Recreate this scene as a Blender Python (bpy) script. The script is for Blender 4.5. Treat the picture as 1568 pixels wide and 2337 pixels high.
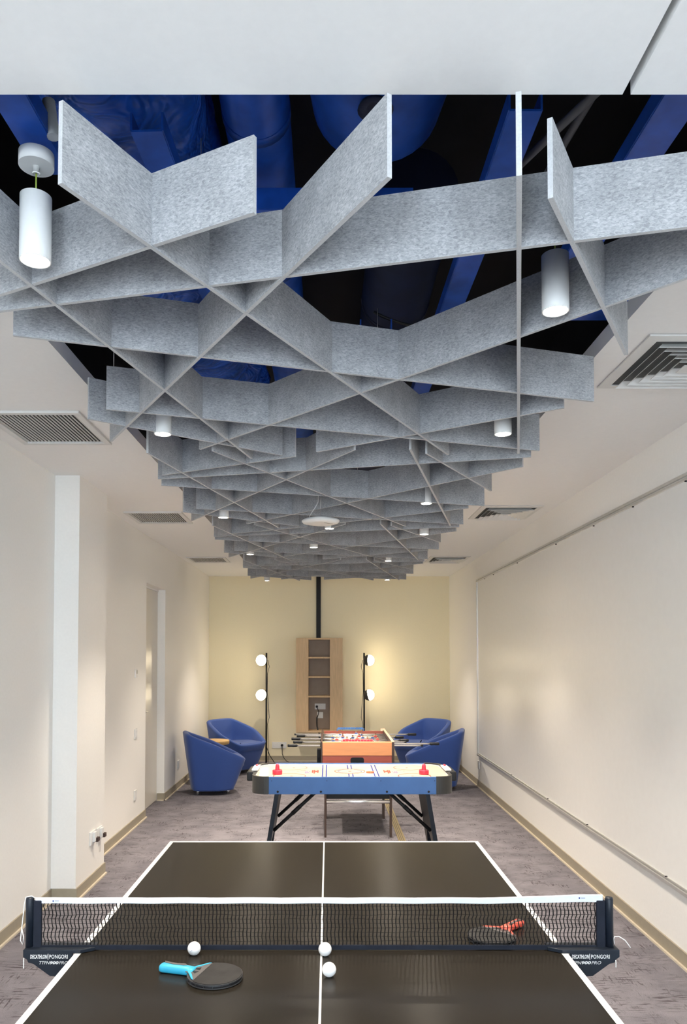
import bpy, bmesh, math, random
from mathutils import Vector, Matrix
random.seed(7)
for o in list(bpy.data.objects):
    bpy.data.objects.remove(o, do_unlink=True)
scene = bpy.context.scene
C = scene.collection
PI = math.pi
R = math.radians

# ------------------------------------------------------------------ camera
F_PX, IMG_W, IMG_H = 1725.0, 1568.0, 2337.0
PITCH = R(1.8)
CAM_Z = 1.684
HORIZON, PPX = 1494.0, 750.0
PPY = HORIZON - F_PX * math.tan(PITCH)
cam_data = bpy.data.cameras.new('camera')
cam = bpy.data.objects.new('camera', cam_data)
C.objects.link(cam)
cam.location = (0, 0, CAM_Z)
cam.rotation_euler = (PI / 2 + PITCH, 0, 0)
cam_data.sensor_fit = 'VERTICAL'
cam_data.sensor_height = 36.0
cam_data.lens = 36.0 * F_PX / IMG_H
cam_data.shift_x = (IMG_W / 2 - PPX) / IMG_H
cam_data.shift_y = (PPY - IMG_H / 2) / IMG_H
cam_data.clip_start = 0.05
cam_data.clip_end = 100
scene.camera = cam

# ------------------------------------------------------------------ world, daylight, exposure
world = bpy.data.worlds.new('daylight')
scene.world = world
world.use_nodes = True
bgn = world.node_tree.nodes['Background']
bgn.inputs['Color'].default_value = (0.74, 0.87, 1.0, 1)
bgn.inputs['Strength'].default_value = 10.5
for px_, rz_ in ((-1.93, -PI / 2), (1.95, PI / 2)):      # daylight portals in the two unseen side windows added behind the camera
    pd_ = bpy.data.lights.new('added_window_portal', 'AREA')
    pd_.shape = 'RECTANGLE'; pd_.size, pd_.size_y = 4.6, 2.45
    pd_.cycles.is_portal = True
    po_ = bpy.data.objects.new('added_window_portal', pd_)
    C.objects.link(po_)
    po_.location = (px_, -5.8, 1.525)
    po_.rotation_euler = (PI / 2, 0, rz_)
scene.view_settings.view_transform = 'Standard'
scene.view_settings.look = 'None'
scene.view_settings.gamma = 1.0
scene.view_settings.use_curve_mapping = False
scene.view_settings.exposure = 1.26
SPOT_W = 72.0
GLOBE_E = 13.0
WARM = (1.0, 0.87, 0.73)

# ------------------------------------------------------------------ materials
MATS = {}
def new_mat(name):
    m = bpy.data.materials.new(name)
    m.use_nodes = True
    nt = m.node_tree
    return m, nt, nt.nodes['Principled BSDF']

def mat(name, col, rough=0.5, metal=0.0, var=0.05, scale=30.0, bump=0.0, spec=0.5, coat=0.0, stretch=(1, 1, 1), var2=None):
    """plain surface with slight procedural colour variation and optional fine relief"""
    if name in MATS:
        return MATS[name]
    m, nt, b = new_mat(name)
    N, L = nt.nodes, nt.links
    tc = N.new('ShaderNodeTexCoord')
    mp = N.new('ShaderNodeMapping'); mp.inputs['Scale'].default_value = stretch
    nz = N.new('ShaderNodeTexNoise'); nz.inputs['Scale'].default_value = scale; nz.inputs['Detail'].default_value = 3
    L.new(tc.outputs['Object'], mp.inputs['Vector']); L.new(mp.outputs['Vector'], nz.inputs['Vector'])
    rp = N.new('ShaderNodeValToRGB')
    lo = tuple(max(0, c * (1 - var)) for c in col); hi = tuple(min(1, c * (1 + var)) for c in col)
    if var2: lo = var2
    rp.color_ramp.elements[0].position = 0.3; rp.color_ramp.elements[1].position = 0.7
    rp.color_ramp.elements[0].color = (*lo, 1); rp.color_ramp.elements[1].color = (*hi, 1)
    L.new(nz.outputs['Fac'], rp.inputs['Fac']); L.new(rp.outputs['Color'], b.inputs['Base Color'])
    b.inputs['Roughness'].default_value = rough
    b.inputs['Metallic'].default_value = metal
    b.inputs['Specular IOR Level'].default_value = spec
    b.inputs['Coat Weight'].default_value = coat
    if bump:
        bp = N.new('ShaderNodeBump'); bp.inputs['Strength'].default_value = bump; bp.inputs['Distance'].default_value = 0.01
        L.new(nz.outputs['Fac'], bp.inputs['Height']); L.new(bp.outputs['Normal'], b.inputs['Normal'])
    MATS[name] = m
    return m

def emit(name, col, strength):
    if name in MATS: return MATS[name]
    m, nt, b = new_mat(name)
    b.inputs['Base Color'].default_value = (0.9, 0.9, 0.88, 1)
    b.inputs['Emission Color'].default_value = (*col, 1)
    b.inputs['Emission Strength'].default_value = strength
    MATS[name] = m
    return m

def felt_mat():
    m, nt, b = new_mat('grey_felt'); N, L = nt.nodes, nt.links
    tc = N.new('ShaderNodeTexCoord')
    mp = N.new('ShaderNodeMapping'); mp.inputs['Rotation'].default_value = (0.5, 0.35, 0.3); mp.inputs['Scale'].default_value = (1, 1, 2.4)
    L.new(tc.outputs['Object'], mp.inputs['Vector'])
    n1 = N.new('ShaderNodeTexNoise'); n1.inputs['Scale'].default_value = 95; n1.inputs['Detail'].default_value = 5; n1.inputs['Roughness'].default_value = 0.65; n1.inputs['Distortion'].default_value = 0.8
    L.new(mp.outputs['Vector'], n1.inputs['Vector'])
    n2 = N.new('ShaderNodeTexNoise'); n2.inputs['Scale'].default_value = 14; n2.inputs['Detail'].default_value = 2
    L.new(tc.outputs['Object'], n2.inputs['Vector'])
    rp = N.new('ShaderNodeValToRGB')
    e = rp.color_ramp.elements
    e[0].position = 0.32; e[0].color = (0.245, 0.252, 0.265, 1)
    e[1].position = 0.70; e[1].color = (0.54, 0.545, 0.55, 1)
    k = e.new(0.5); k.color = (0.385, 0.393, 0.405, 1)
    L.new(n1.outputs['Fac'], rp.inputs['Fac'])
    mx = N.new('ShaderNodeMix'); mx.data_type = 'RGBA'; mx.blend_type = 'OVERLAY'; mx.inputs[0].default_value = 0.25
    L.new(rp.outputs['Color'], mx.inputs[6]); L.new(n2.outputs['Fac'], mx.inputs[7])
    L.new(mx.outputs[2], b.inputs['Base Color'])
    b.inputs['Roughness'].default_value = 0.95; b.inputs['Specular IOR Level'].default_value = 0.15
    b.inputs['Sheen Weight'].default_value = 0.15
    bp = N.new('ShaderNodeBump'); bp.inputs['Strength'].default_value = 0.25; bp.inputs['Distance'].default_value = 0.004
    L.new(n1.outputs['Fac'], bp.inputs['Height']); L.new(bp.outputs['Normal'], b.inputs['Normal'])
    return m

def carpet_mat():
    m, nt, b = new_mat('carpet'); N, L = nt.nodes, nt.links
    tc = N.new('ShaderNodeTexCoord')
    def noise(scale, stretch, rot=0, detail=4, dist=0.0):
        mp = N.new('ShaderNodeMapping'); mp.inputs['Scale'].default_value = (*stretch, 1); mp.inputs['Rotation'].default_value = (0, 0, rot)
        nz = N.new('ShaderNodeTexNoise'); nz.inputs['Scale'].default_value = scale; nz.inputs['Detail'].default_value = detail; nz.inputs['Distortion'].default_value = dist
        L.new(tc.outputs['Object'], mp.inputs['Vector']); L.new(mp.outputs['Vector'], nz.inputs['Vector'])
        return nz.outputs['Fac']
    def ramp(fac, p0, p1):
        r = N.new('ShaderNodeMapRange'); r.inputs[1].default_value = p0; r.inputs[2].default_value = p1
        L.new(fac, r.inputs[0]); return r.outputs[0]
    def mth(op, a, c=None):
        n = N.new('ShaderNodeMath'); n.operation = op; n.use_clamp = True
        L.new(a, n.inputs[0])
        if c is not None:
            if isinstance(c, (int, float)): n.inputs[1].default_value = c
            else: L.new(c, n.inputs[1])
        return n.outputs[0]
    s1 = ramp(noise(1, (13, 95), 0.03, 4, 0.7), 0.545, 0.60)        # dashes across the room
    s2 = ramp(noise(1, (85, 16), 0.45, 4, 0.7), 0.565, 0.62)      # oblique scratches
    mask = ramp(noise(5.5, (1, 1), 0, 3), 0.42, 0.60)
    mask2 = ramp(noise(6.5, (1, 1), 1.0, 3), 0.47, 0.62)
    dark = mth('ADD', mth('MULTIPLY', s1, mask), mth('MULTIPLY', s2, mask2))
    fine = noise(320, (1, 1), 0, 2)
    big = noise(4.5, (1, 1.3), 0, 4)
    c1 = N.new('ShaderNodeMix'); c1.data_type = 'RGBA'
    c1.inputs[6].default_value = (0.172, 0.162, 0.18, 1); c1.inputs[7].default_value = (0.235, 0.221, 0.24, 1)
    L.new(ramp(big, 0.33, 0.62), c1.inputs[0])
    c2 = N.new('ShaderNodeMix'); c2.data_type = 'RGBA'
    L.new(mth('MULTIPLY', dark, 0.75), c2.inputs[0]); L.new(c1.outputs[2], c2.inputs[6]); c2.inputs[7].default_value = (0.055, 0.045, 0.05, 1)
    c3 = N.new('ShaderNodeMix'); c3.data_type = 'RGBA'; c3.blend_type = 'OVERLAY'; c3.inputs[0].default_value = 0.6
    L.new(c2.outputs[2], c3.inputs[6]); L.new(fine, c3.inputs[7])
    L.new(c3.outputs[2], b.inputs['Base Color'])
    b.inputs['Roughness'].default_value = 0.95; b.inputs['Specular IOR Level'].default_value = 0.1
    bp = N.new('ShaderNodeBump'); bp.inputs['Strength'].default_value = 0.5; bp.inputs['Distance'].default_value = 0.004
    L.new(fine, bp.inputs['Height']); L.new(bp.outputs['Normal'], b.inputs['Normal'])
    return m

FELT = felt_mat()
CARPET = carpet_mat()
FELTE = mat('felt_cut_edge_lit', (0.54, 0.55, 0.56), 0.9, var=0.08, scale=200, spec=0.2)  # pale cut felt, its tone also carrying light bounced off the floor
WALL = mat('wall_paint', (0.91, 0.89, 0.845), 0.55, var=0.012, scale=60, bump=0.02, spec=0.3)
FARW = mat('far_wall_paint', (0.88, 0.795, 0.57), 0.6, var=0.012, scale=60, bump=0.02, spec=0.3)
CEIL = mat('ceiling_paint', (0.91, 0.905, 0.89), 0.8, var=0.01, scale=50, spec=0.2)
BASE = mat('baseboard_vinyl', (0.36, 0.315, 0.235), 0.5, var=0.03)
BASELIP = mat('baseboard_lip', (0.66, 0.58, 0.45), 0.5, var=0.03)
DOORM = mat('door_laminate', (0.74, 0.69, 0.60), 0.28, var=0.012, scale=40, spec=0.5)
WHITE = mat('white_plastic', (0.80, 0.80, 0.78), 0.4, var=0.02)
WHITEM = mat('white_metal', (0.80, 0.81, 0.80), 0.45, var=0.015)
VENTM = mat('vent_metal', (0.74, 0.74, 0.72), 0.45, var=0.02)
BOARD = mat('whiteboard_face', (0.88, 0.865, 0.825), 0.33, var=0.01, scale=20, spec=0.45)
ALU = mat('aluminium', (0.72, 0.71, 0.68), 0.32, metal=0.7, var=0.03)
CHROME = mat('chrome', (0.86, 0.86, 0.86), 0.22, metal=0.85, var=0.02)
BLACKP = mat('black_plastic', (0.012, 0.0125, 0.014), 0.4, var=0.1, spec=0.3)
BLACKM = mat('black_metal', (0.010, 0.010, 0.011), 0.5, var=0.1, spec=0.25)
NAVYP = mat('navy_black_metal', (0.008, 0.012, 0.020), 0.4, var=0.1, spec=0.3)
DARKV = mat('dark_void', (0.02, 0.02, 0.02), 0.9, var=0.1)
BLUEP = mat('plenum_blue_paint', (0.012, 0.085, 0.46), 0.42, var=0.25, scale=9, bump=0.1)
BLUEW = mat('plenum_blue_wrap', (0.012, 0.09, 0.50), 0.33, var=0.35, scale=7, bump=0.9)
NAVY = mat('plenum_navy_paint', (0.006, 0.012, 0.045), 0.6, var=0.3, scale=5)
SLAB = mat('plenum_black', (0.004, 0.005, 0.010), 0.8, var=0.3, scale=5)
WOOD = mat('light_oak', (0.60, 0.42, 0.235), 0.5, var=0.10, scale=9, stretch=(6, 6, 0.6))
WOODB = mat('niche_back', (0.33, 0.26, 0.205), 0.6, var=0.05, scale=9)
OAKY = mat('honey_oak', (0.62, 0.40, 0.16), 0.45, var=0.12, scale=10, stretch=(1, 6, 6))
CHAIRF = mat('blue_fabric', (0.034, 0.080, 0.29), 0.8, var=0.10, scale=400, bump=0.08, spec=0.25)
_w = BLUEW.node_tree
for _n in list(_w.nodes):
    if _n.type == 'BUMP': _n.inputs['Distance'].default_value = 0.08; _n.inputs['Strength'].default_value = 0.9
    if _n.type == 'TEX_NOISE': _n.inputs['Scale'].default_value = 5.5; _n.inputs['Distortion'].default_value = 1.1
CHAIRF.node_tree.nodes['Principled BSDF'].inputs['Sheen Weight'].default_value = 0.25
TABLET = mat('table_black', (0.016, 0.0135, 0.010), 0.24, var=0.08, scale=140, spec=0.13)
LINEW = mat('line_white', (0.70, 0.70, 0.68), 0.4, var=0.01)
TAPE = mat('net_tape', (0.58, 0.63, 0.72), 0.7, var=0.04, scale=90)
NETM = mat('net_cord', (0.008, 0.008, 0.009), 0.8, var=0.1, spec=0.2)
BANDM = mat('net_band', (0.010, 0.013, 0.022), 0.8, var=0.1, spec=0.2)
BALLM = mat('ball_white', (0.74, 0.74, 0.73), 0.38, var=0.01)
RUBBER = mat('paddle_rubber', (0.020, 0.019, 0.018), 0.7, var=0.3, scale=25, spec=0.3)
PADRIM = mat('paddle_rim', (0.03, 0.029, 0.03), 0.45, var=0.1)
PADBODY = mat('paddle_body_grey', (0.085, 0.078, 0.074), 0.5, var=0.1)
CYAN = mat('handle_cyan', (0.03, 0.33, 0.50), 0.4, var=0.05)
REDH = mat('handle_red', (0.80, 0.10, 0.06), 0.4, var=0.05)
AHBLUE = mat('hockey_blue', (0.045, 0.13, 0.34), 0.35, var=0.05, scale=12)
AHSURF = mat('hockey_surface', (0.52, 0.45, 0.355), 0.2, var=0.015, spec=0.2)
RED = mat('puck_red', (0.80, 0.035, 0.07), 0.35, var=0.04)
LBLUE = mat('print_blue', (0.03, 0.045, 0.20), 0.4, var=0.04, spec=0.1)
LRED = mat('print_red', (0.45, 0.05, 0.035), 0.4, var=0.04, spec=0.1)
LVIO = mat('print_violet', (0.20, 0.16, 0.33), 0.4, var=0.04, spec=0.1)
ORANGE = mat('foosball_orange_wood', (0.72, 0.30, 0.115), 0.42, var=0.05, scale=14, stretch=(0.5, 4, 4))
BRICK = mat('foosball_redbrown_wood', (0.36, 0.085, 0.055), 0.45, var=0.08, scale=14, stretch=(0.5, 4, 4))
DWOOD = mat('foosball_dark_wood', (0.055, 0.03, 0.02), 0.45, var=0.15)
TANW = mat('foosball_tan_edge', (0.55, 0.40, 0.27), 0.5, var=0.1)
PITCHM = mat('foosball_pitch', (0.55, 0.60, 0.50), 0.5, var=0.03)
PLRED = mat('player_red', (0.55, 0.04, 0.04), 0.45, var=0.05)
PLBLUE = mat('player_blue', (0.03, 0.08, 0.32), 0.45, var=0.05)
SKIN = mat('player_skin', (0.66, 0.38, 0.22), 0.5, var=0.05)
HAIRD = mat('player_hair', (0.06, 0.03, 0.02), 0.5, var=0.1)
STRIP = mat('floor_strip_bronze', (0.30, 0.235, 0.13), 0.4, metal=0.5, var=0.06)
GLOBE = emit('globe_glass', (1.0, 0.84, 0.58), GLOBE_E)
DISC = emit('pendant_disc', (1.0, 0.88, 0.72), 120.0)
GREENW = mat('earth_wire', (0.30, 0.40, 0.06), 0.5, var=0.1)
FLEX = mat('flex_hose', (0.55, 0.58, 0.60), 0.5, var=0.1)
CABLE = mat('cable_black', (0.01, 0.01, 0.01), 0.5, var=0.1)

# ------------------------------------------------------------------ mesh builder
class MB:
    def __init__(s): s.v = []; s.f = []; s.m = []; s.s = []
    def add(s, vs, fs, mi=0, sm=False):
        o = len(s.v); s.v += [tuple(p) for p in vs]
        for f in fs:
            s.f.append([o + i for i in f]); s.m.append(mi); s.s.append(sm)
        return s
    def box(s, x0, x1, y0, y1, z0, z1, mi=0):
        v = [(x, y, z) for z in (z0, z1) for y in (y0, y1) for x in (x0, x1)]
        return s.add(v, [(0, 2, 3, 1), (4, 5, 7, 6), (0, 1, 5, 4), (2, 6, 7, 3), (0, 4, 6, 2), (1, 3, 7, 5)], mi)
    def bar(s, a, b, w, h, mi=0, up=(0, 0, 1)):
        a, b = Vector(a), Vector(b); d = (b - a).normalized(); u = Vector(up)
        sd = d.cross(u)
        if sd.length < 1e-5: sd = Vector((1, 0, 0))
        sd.normalize(); u = sd.cross(d)
        v = []
        for p in (a, b):
            for i, j in ((-1, -1), (1, -1), (1, 1), (-1, 1)): v.append(p + sd * (w / 2 * i) + u * (h / 2 * j))
        return s.add(v, [(3, 2, 1, 0), (4, 5, 6, 7), (0, 1, 5, 4), (1, 2, 6, 5), (2, 3, 7, 6), (3, 0, 4, 7)], mi)
    def tube(s, pts, r, n=8, mi=0, cap=True):
        pts = [Vector(p) for p in pts]; k = len(pts)
        rr = r if isinstance(r, (list, tuple)) else [r] * k
        ref = None; vs = []
        for i, p in enumerate(pts):
            d = (pts[min(i + 1, k - 1)] - pts[max(i - 1, 0)]).normalized()
            if ref is None:
                ref = Vector((0, 0, 1)) if abs(d.z) < 0.9 else Vector((1, 0, 0))
            sd = d.cross(ref).normalized(); u = sd.cross(d); ref = u
            for j in range(n):
                a = 2 * PI * j / n; vs.append(p + (sd * math.cos(a) + u * math.sin(a)) * rr[i])
        fs = [(i * n + j, i * n + (j + 1) % n, (i + 1) * n + (j + 1) % n, (i + 1) * n + j) for i in range(k - 1) for j in range(n)]
        s.add(vs, fs, mi, True)
        if cap:
            o = len(s.v) - len(vs)
            s.f.append([o + j for j in range(n)][::-1]); s.m.append(mi); s.s.append(False)
            s.f.append([o + (k - 1) * n + j for j in range(n)]); s.m.append(mi); s.s.append(False)
        return s
    def lathe(s, prof, c=(0, 0, 0), n=24, mi=0, axis='z', sm=True, cap=True):
        vs = []
        for r, z in prof:
            for j in range(n):
                a = 2 * PI * j / n; x, y = r * math.cos(a), r * math.sin(a)
                p = {'z': (x, y, z), 'y': (x, z, y), 'x': (z, x, y)}[axis]
                vs.append((p[0] + c[0], p[1] + c[1], p[2] + c[2]))
        k = len(prof)
        fs = [(i * n + j, i * n + (j + 1) % n, (i + 1) * n + (j + 1) % n, (i + 1) * n + j) for i in range(k - 1) for j in range(n)]
        o = len(s.v); s.add(vs, fs, mi, sm)
        for i, rev in ((0, True), (k - 1, False)):
            if cap and prof[i][0] > 1e-5:
                l = [o + i * n + j for j in range(n)]; s.f.append(l[::-1] if rev else l); s.m.append(mi); s.s.append(False)
        return s
    def prism(s, poly, a, b, axis='y', mi=0):
        n = len(poly)
        def P(u, w, t): return {'y': (u, t, w), 'z': (u, w, t), 'x': (t, u, w)}[axis]
        vs = [P(u, w, a) for u, w in poly] + [P(u, w, b) for u, w in poly]
        fs = [tuple(range(n)), tuple(range(2 * n - 1, n - 1, -1))] + [(j, n + j, n + (j + 1) % n, (j + 1) % n) for j in range(n)]
        return s.add(vs, fs, mi)
    def sphere(s, c, r, n=20, k=12, mi=0, sc=(1, 1, 1)):
        return s.ell(c, (r * sc[0], r * sc[1], r * sc[2]), n, k, mi)
    def ell(s, c, r, n=12, k=8, mi=0):
        vs = [(c[0], c[1], c[2] + r[2])]
        for i in range(1, k):
            t = PI * i / k
            for j in range(n):
                a = 2 * PI * j / n; vs.append((c[0] + r[0] * math.sin(t) * math.cos(a), c[1] + r[1] * math.sin(t) * math.sin(a), c[2] + r[2] * math.cos(t)))
        vs.append((c[0], c[1], c[2] - r[2])); e = len(vs) - 1
        fs = [(0, 1 + j, 1 + (j + 1) % n) for j in range(n)]
        for i in range(k - 2):
            for j in range(n):
                fs.append((1 + i * n + j, 1 + (i + 1) * n + j, 1 + (i + 1) * n + (j + 1) % n, 1 + i * n + (j + 1) % n))
        fs += [(e, 1 + (k - 2) * n + (j + 1) % n, 1 + (k - 2) * n + j) for j in range(n)]
        return s.add(vs, fs, mi, True)
    def xform(s, M):
        s.v = [tuple(M @ Vector(p)) for p in s.v]; return s
    def build(s, name, mats, parent=None, loc=(0, 0, 0), rot=(0, 0, 0), bevel=0, seg=2, fix=True):
        me = bpy.data.meshes.new(name)
        me.from_pydata(s.v, [], s.f)
        for mm in (mats if isinstance(mats, (list, tuple)) else [mats]): me.materials.append(mm)
        me.polygons.foreach_set('material_index', s.m); me.polygons.foreach_set('use_smooth', s.s)
        if fix:
            bm = bmesh.new(); bm.from_mesh(me); bmesh.ops.recalc_face_normals(bm, faces=bm.faces); bm.to_mesh(me); bm.free()
        me.update()
        o = bpy.data.objects.new(name, me); C.objects.link(o)
        o.location = loc; o.rotation_euler = rot
        if parent: o.parent = parent
        if bevel:
            md = o.modifiers.new('bevel', 'BEVEL'); md.width = bevel; md.segments = seg; md.limit_method = 'ANGLE'; md.angle_limit = R(40)
        return o

def tag(o, label=None, cat=None, group=None, kind=None):
    if label: o['label'] = label
    if cat: o['category'] = cat
    if group: o['group'] = group
    if kind: o['kind'] = kind
    return o
def thing(name, label, cat, loc=(0, 0, 0), rz=0, group=None):
    o = bpy.data.objects.new(name, None); C.objects.link(o)
    o.location = loc; o.rotation_euler = (0, 0, rz); o.empty_display_size = 0.1
    return tag(o, label, cat, group)
def struct(name, mb, m, parent=None, **k):
    o = mb.build(name, m, parent, **k)
    if not parent: o['kind'] = 'structure'
    return o
def copy_tree(o, parent=None):
    c = o.copy(); C.objects.link(c)
    if parent: c.parent = parent
    for ch in [x for x in bpy.data.objects if x.parent == o]: copy_tree(ch, c)
    return c
def text_mesh(name, txt, m, parent, width, height, loc, shear=0.0, bold=0.0, spacing=1.0, rot=(PI / 2, 0, 0)):
    cu = bpy.data.curves.new(name, 'FONT'); cu.body = txt; cu.size = 1.0; cu.shear = shear; cu.offset = bold
    cu.space_character = spacing; cu.resolution_u = 3
    t = bpy.data.objects.new(name + '_src', cu); C.objects.link(t)
    bpy.context.view_layer.update()
    me = bpy.data.meshes.new_from_object(t.evaluated_get(bpy.context.evaluated_depsgraph_get()))
    bpy.data.objects.remove(t, do_unlink=True)
    xs = [v.co.x for v in me.vertices]; ys = [v.co.y for v in me.vertices]
    x0, x1, y0, y1 = min(xs), max(xs), min(ys), max(ys)
    for v in me.vertices:
        v.co.x = (v.co.x - x0) / (x1 - x0) * width; v.co.y = (v.co.y - y0) / (y1 - y0) * height
    me.materials.clear(); me.materials.append(m)
    o = bpy.data.objects.new(name, me); C.objects.link(o)
    o.location = loc; o.rotation_euler = rot; o.parent = parent
    return o

# ------------------------------------------------------------------ room shell
XL, XR, YF, YB = -1.90, 1.92, 12.0, -9.0
ZC, ZTOP = 2.93, 3.9
OX0, OX1, OY0, OY1 = -1.115, 1.115, 1.644, 11.0
struct('floor', MB().box(XL - .3, XR + .3, YB - .2, YF + .2, -0.1, 0.0), CARPET)
fs_ = struct('trim_1', MB().box(.632, .70, 4.6, 11.7, 0.0, .006), STRIP, bevel=.002)
for gx in (.648, .664, .681):
    MB().box(gx - .0022, gx + .0022, 4.6, 11.7, .0055, .0066).build('groove', CABLE, fs_)
wl = MB()
WY0, WY1, WZ0, WZ1 = -8.1, -3.5, .30, 2.75
wl.box(XL - .2, XL, YB, WY0, 0, ZTOP); wl.box(XL - .2, XL, WY1, 7.87, 0, ZTOP)
wl.box(XL - .2, XL, WY0, WY1, 0, WZ0); wl.box(XL - .2, XL, WY0, WY1, WZ1, ZTOP)
wl.box(XL, -1.73, 5.22, 5.87, 0, ZC)
wl.box(XL - .2, XL, 8.785, YF, 0, ZTOP)
wl.box(XL - .2, XL, 7.87, 8.785, 2.435, ZTOP)
wl.box(XL - .2, XL - .14, 7.87, 8.785, 0, 2.435)
struct('wall_left', wl, WALL)
struct('wall_right', MB().box(XR, XR + .2, YB, WY0, 0, ZTOP).box(XR, XR + .2, WY1, YF, 0, ZTOP).box(XR, XR + .2, WY0, WY1, 0, WZ0).box(XR, XR + .2, WY0, WY1, WZ1, ZTOP), WALL)
struct('wall_far', MB().box(XL - .2, XR + .2, YF, YF + .2, 0, ZTOP), FARW)
struct('trim_2', MB().box(.641, .656, YF - .004, YF, .10, ZC), FARW)
struct('wall_back', MB().box(XL - .2, XR + .2, YB - .2, YB, 0, ZTOP), WALL)
for wn, xw in (('added_window_1', XL - .12), ('added_window_2', XR + .06)):  # unseen windows, added so daylight reaches the side walls and ceiling
    wf = struct(wn, MB().box(xw, xw + .06, WY0, WY1, WZ0, WZ0 + .06).box(xw, xw + .06, WY0, WY1, WZ1 - .06, WZ1)
                .box(xw, xw + .06, WY0, WY0 + .06, WZ0 + .06, WZ1 - .06).box(xw, xw + .06, WY1 - .06, WY1, WZ0 + .06, WZ1 - .06), WHITEM)
    for my_ in (-6.55, -5.05):
        MB().box(xw, xw + .06, my_ - .03, my_ + .03, WZ0 + .06, WZ1 - .06).build('mullion', WHITEM, wf)
# ceiling: gypsum boards around the long opening, one open joint near the camera
ce = MB()
ce.box(XL, .654, YB, OY0, ZC, ZC + .07)
ce.box(.672, XR, YB, OY0, ZC, ZC + .07)
ce.box(XL, OX0, OY0, OY1, ZC, ZC + .07)
ce.box(OX1, XR, OY0, OY1, ZC, ZC + .07)
ce.box(XL, XR, OY1, YF, ZC, ZC + .07)
struct('ceiling', ce, CEIL)
struct('ceiling_slab', MB().box(XL - .2, XR + .2, YB - .2, YF + .2, ZTOP, ZTOP + .15), SLAB)
pw = MB()
pw.box(-1.62, -1.58, YB, YF, ZC + .075, ZTOP); pw.box(1.58, 1.62, YB, YF, ZC + .075, ZTOP)
pw.box(-1.58, 1.58, YB + .3, YB + .34, ZC + .075, ZTOP)
pw.box(-1.58, 1.58, YF - .4, YF - .36, ZC + .075, ZTOP)
struct('wall_plenum', pw, SLAB)

def baseboard(name, segs):
    b = MB(); l = MB()
    for (x0, y0, x1, y1, nx, ny) in segs:   # wall line, outward normal
        t = .010
        b.box(min(x0, x1, x0 + nx * t, x1 + nx * t), max(x0, x1, x0 + nx * t, x1 + nx * t), min(y0, y1, y0 + ny * t, y1 + ny * t), max(y0, y1, y0 + ny * t, y1 + ny * t), 0.0, .085)
        t = .024
        l.box(min(x0, x1, x0 + nx * t, x1 + nx * t), max(x0, x1, x0 + nx * t, x1 + nx * t), min(y0, y1, y0 + ny * t, y1 + ny * t), max(y0, y1, y0 + ny * t, y1 + ny * t), 0.0, .012)
    o = struct(name, b, BASE)
    l.build('lip', BASELIP, o)
baseboard('baseboard_left', [(XL, YB, XL, 5.22, 1, 0), (XL, 5.22, -1.73, 5.22, 0, -1), (-1.73, 5.21, -1.73, 5.88, 1, 0), (XL, 5.87, -1.73, 5.87, 0, 1),
                             (XL, 5.87, XL, 7.87, 1, 0), (XL, 8.785, XL, YF, 1, 0), (XL - .08, 8.785, XL, 8.785, 0, -1)])
baseboard('baseboard_right', [(XR, YB, XR, YF, -1, 0)])
baseboard('baseboard_far', [(XL, YF, XR, YF, 0, -1)])
# door in its recess
dr = struct('door_1', MB().box(XL - .138, XL - .088, 7.872, 8.783, .008, 2.41), DOORM)
MB().box(XL - .138, XL - .080, 7.872, 8.783, 2.412, 2.434).build('frame', WALL, dr)
hd = MB(); hd.box(XL - .088, XL - .080, 7.955, 7.995, 1.03, 1.10); hd.tube([(XL - .08, 7.975, 1.075), (XL - .035, 7.975, 1.075), (XL - .033, 8.09, 1.075)], .009, 8)
hd.build('door_handle', CHROME, dr)

# ------------------------------------------------------------------ felt baffle ceiling
ZB_, PH, PT = 2.70, 0.183, 0.012
baf = thing('acoustic_baffle_ceiling', 'long suspended field of interlocking grey felt baffles under the ceiling opening', 'baffle ceiling', (0, 6.2, ZB_))
TPL = [((-.58, 1.60), (.61, 3.82)), ((.13, 1.58), (-1.04, 3.58)), ((-.915, 1.64), (-.40, 3.90)), ((.405, 1.575), (.962, 3.80)),
       ((.495, 1.655), (1.012, 2.54)), ((-.17, 1.715), (-.943, 2.12)), ((1.046, 1.73), (-.99, 2.22)), ((1.055, 1.93), (-.64, 3.73)),
       ((-1.01, 2.39), (1.068, 3.02)), ((.975, 3.10), (-.06, 3.78)), ((-.927, 3.12), (1.055, 3.76)), ((-1.045, 3.25), (-.24, 3.85))]
for mi_, oy in enumerate((0.0, 2.145, 4.29, 6.50)):
    for pk_, ((x0, y0), (x1, y1)) in enumerate(TPL):
        dx, dy = x1 - x0, y1 - y0; ln = math.hypot(dx, dy); a = math.atan2(dy, dx)
        o = MB().box(-ln / 2, ln / 2, -PT / 2, PT / 2, 0, PH)
        for k in (0, 1, 4, 5): o.m[k] = 1          # paler cut edges, with floor bounce light also painted into their colour
        o = o.build('felt_panel', [FELT, FELTE], baf)
        o.location = ((x0 + x1) / 2, (y0 + y1) / 2 + oy - 6.2, .0005 * pk_ + .00025 * (mi_ % 2)); o.rotation_euler = (0, 0, a)
hw = MB()
for oy in (0.0, 2.145, 4.29, 6.50):
    for (x, y) in ((-.35, 2.03), (.75, 2.95), (-.9, 3.13), (.2, 3.05)):
        hw.tube([(x, y + oy - 6.2, PH - .01), (x, y + oy - 6.2, .40)], .0015, 5)
hw.build('hanger_wire', ALU, baf)

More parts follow.
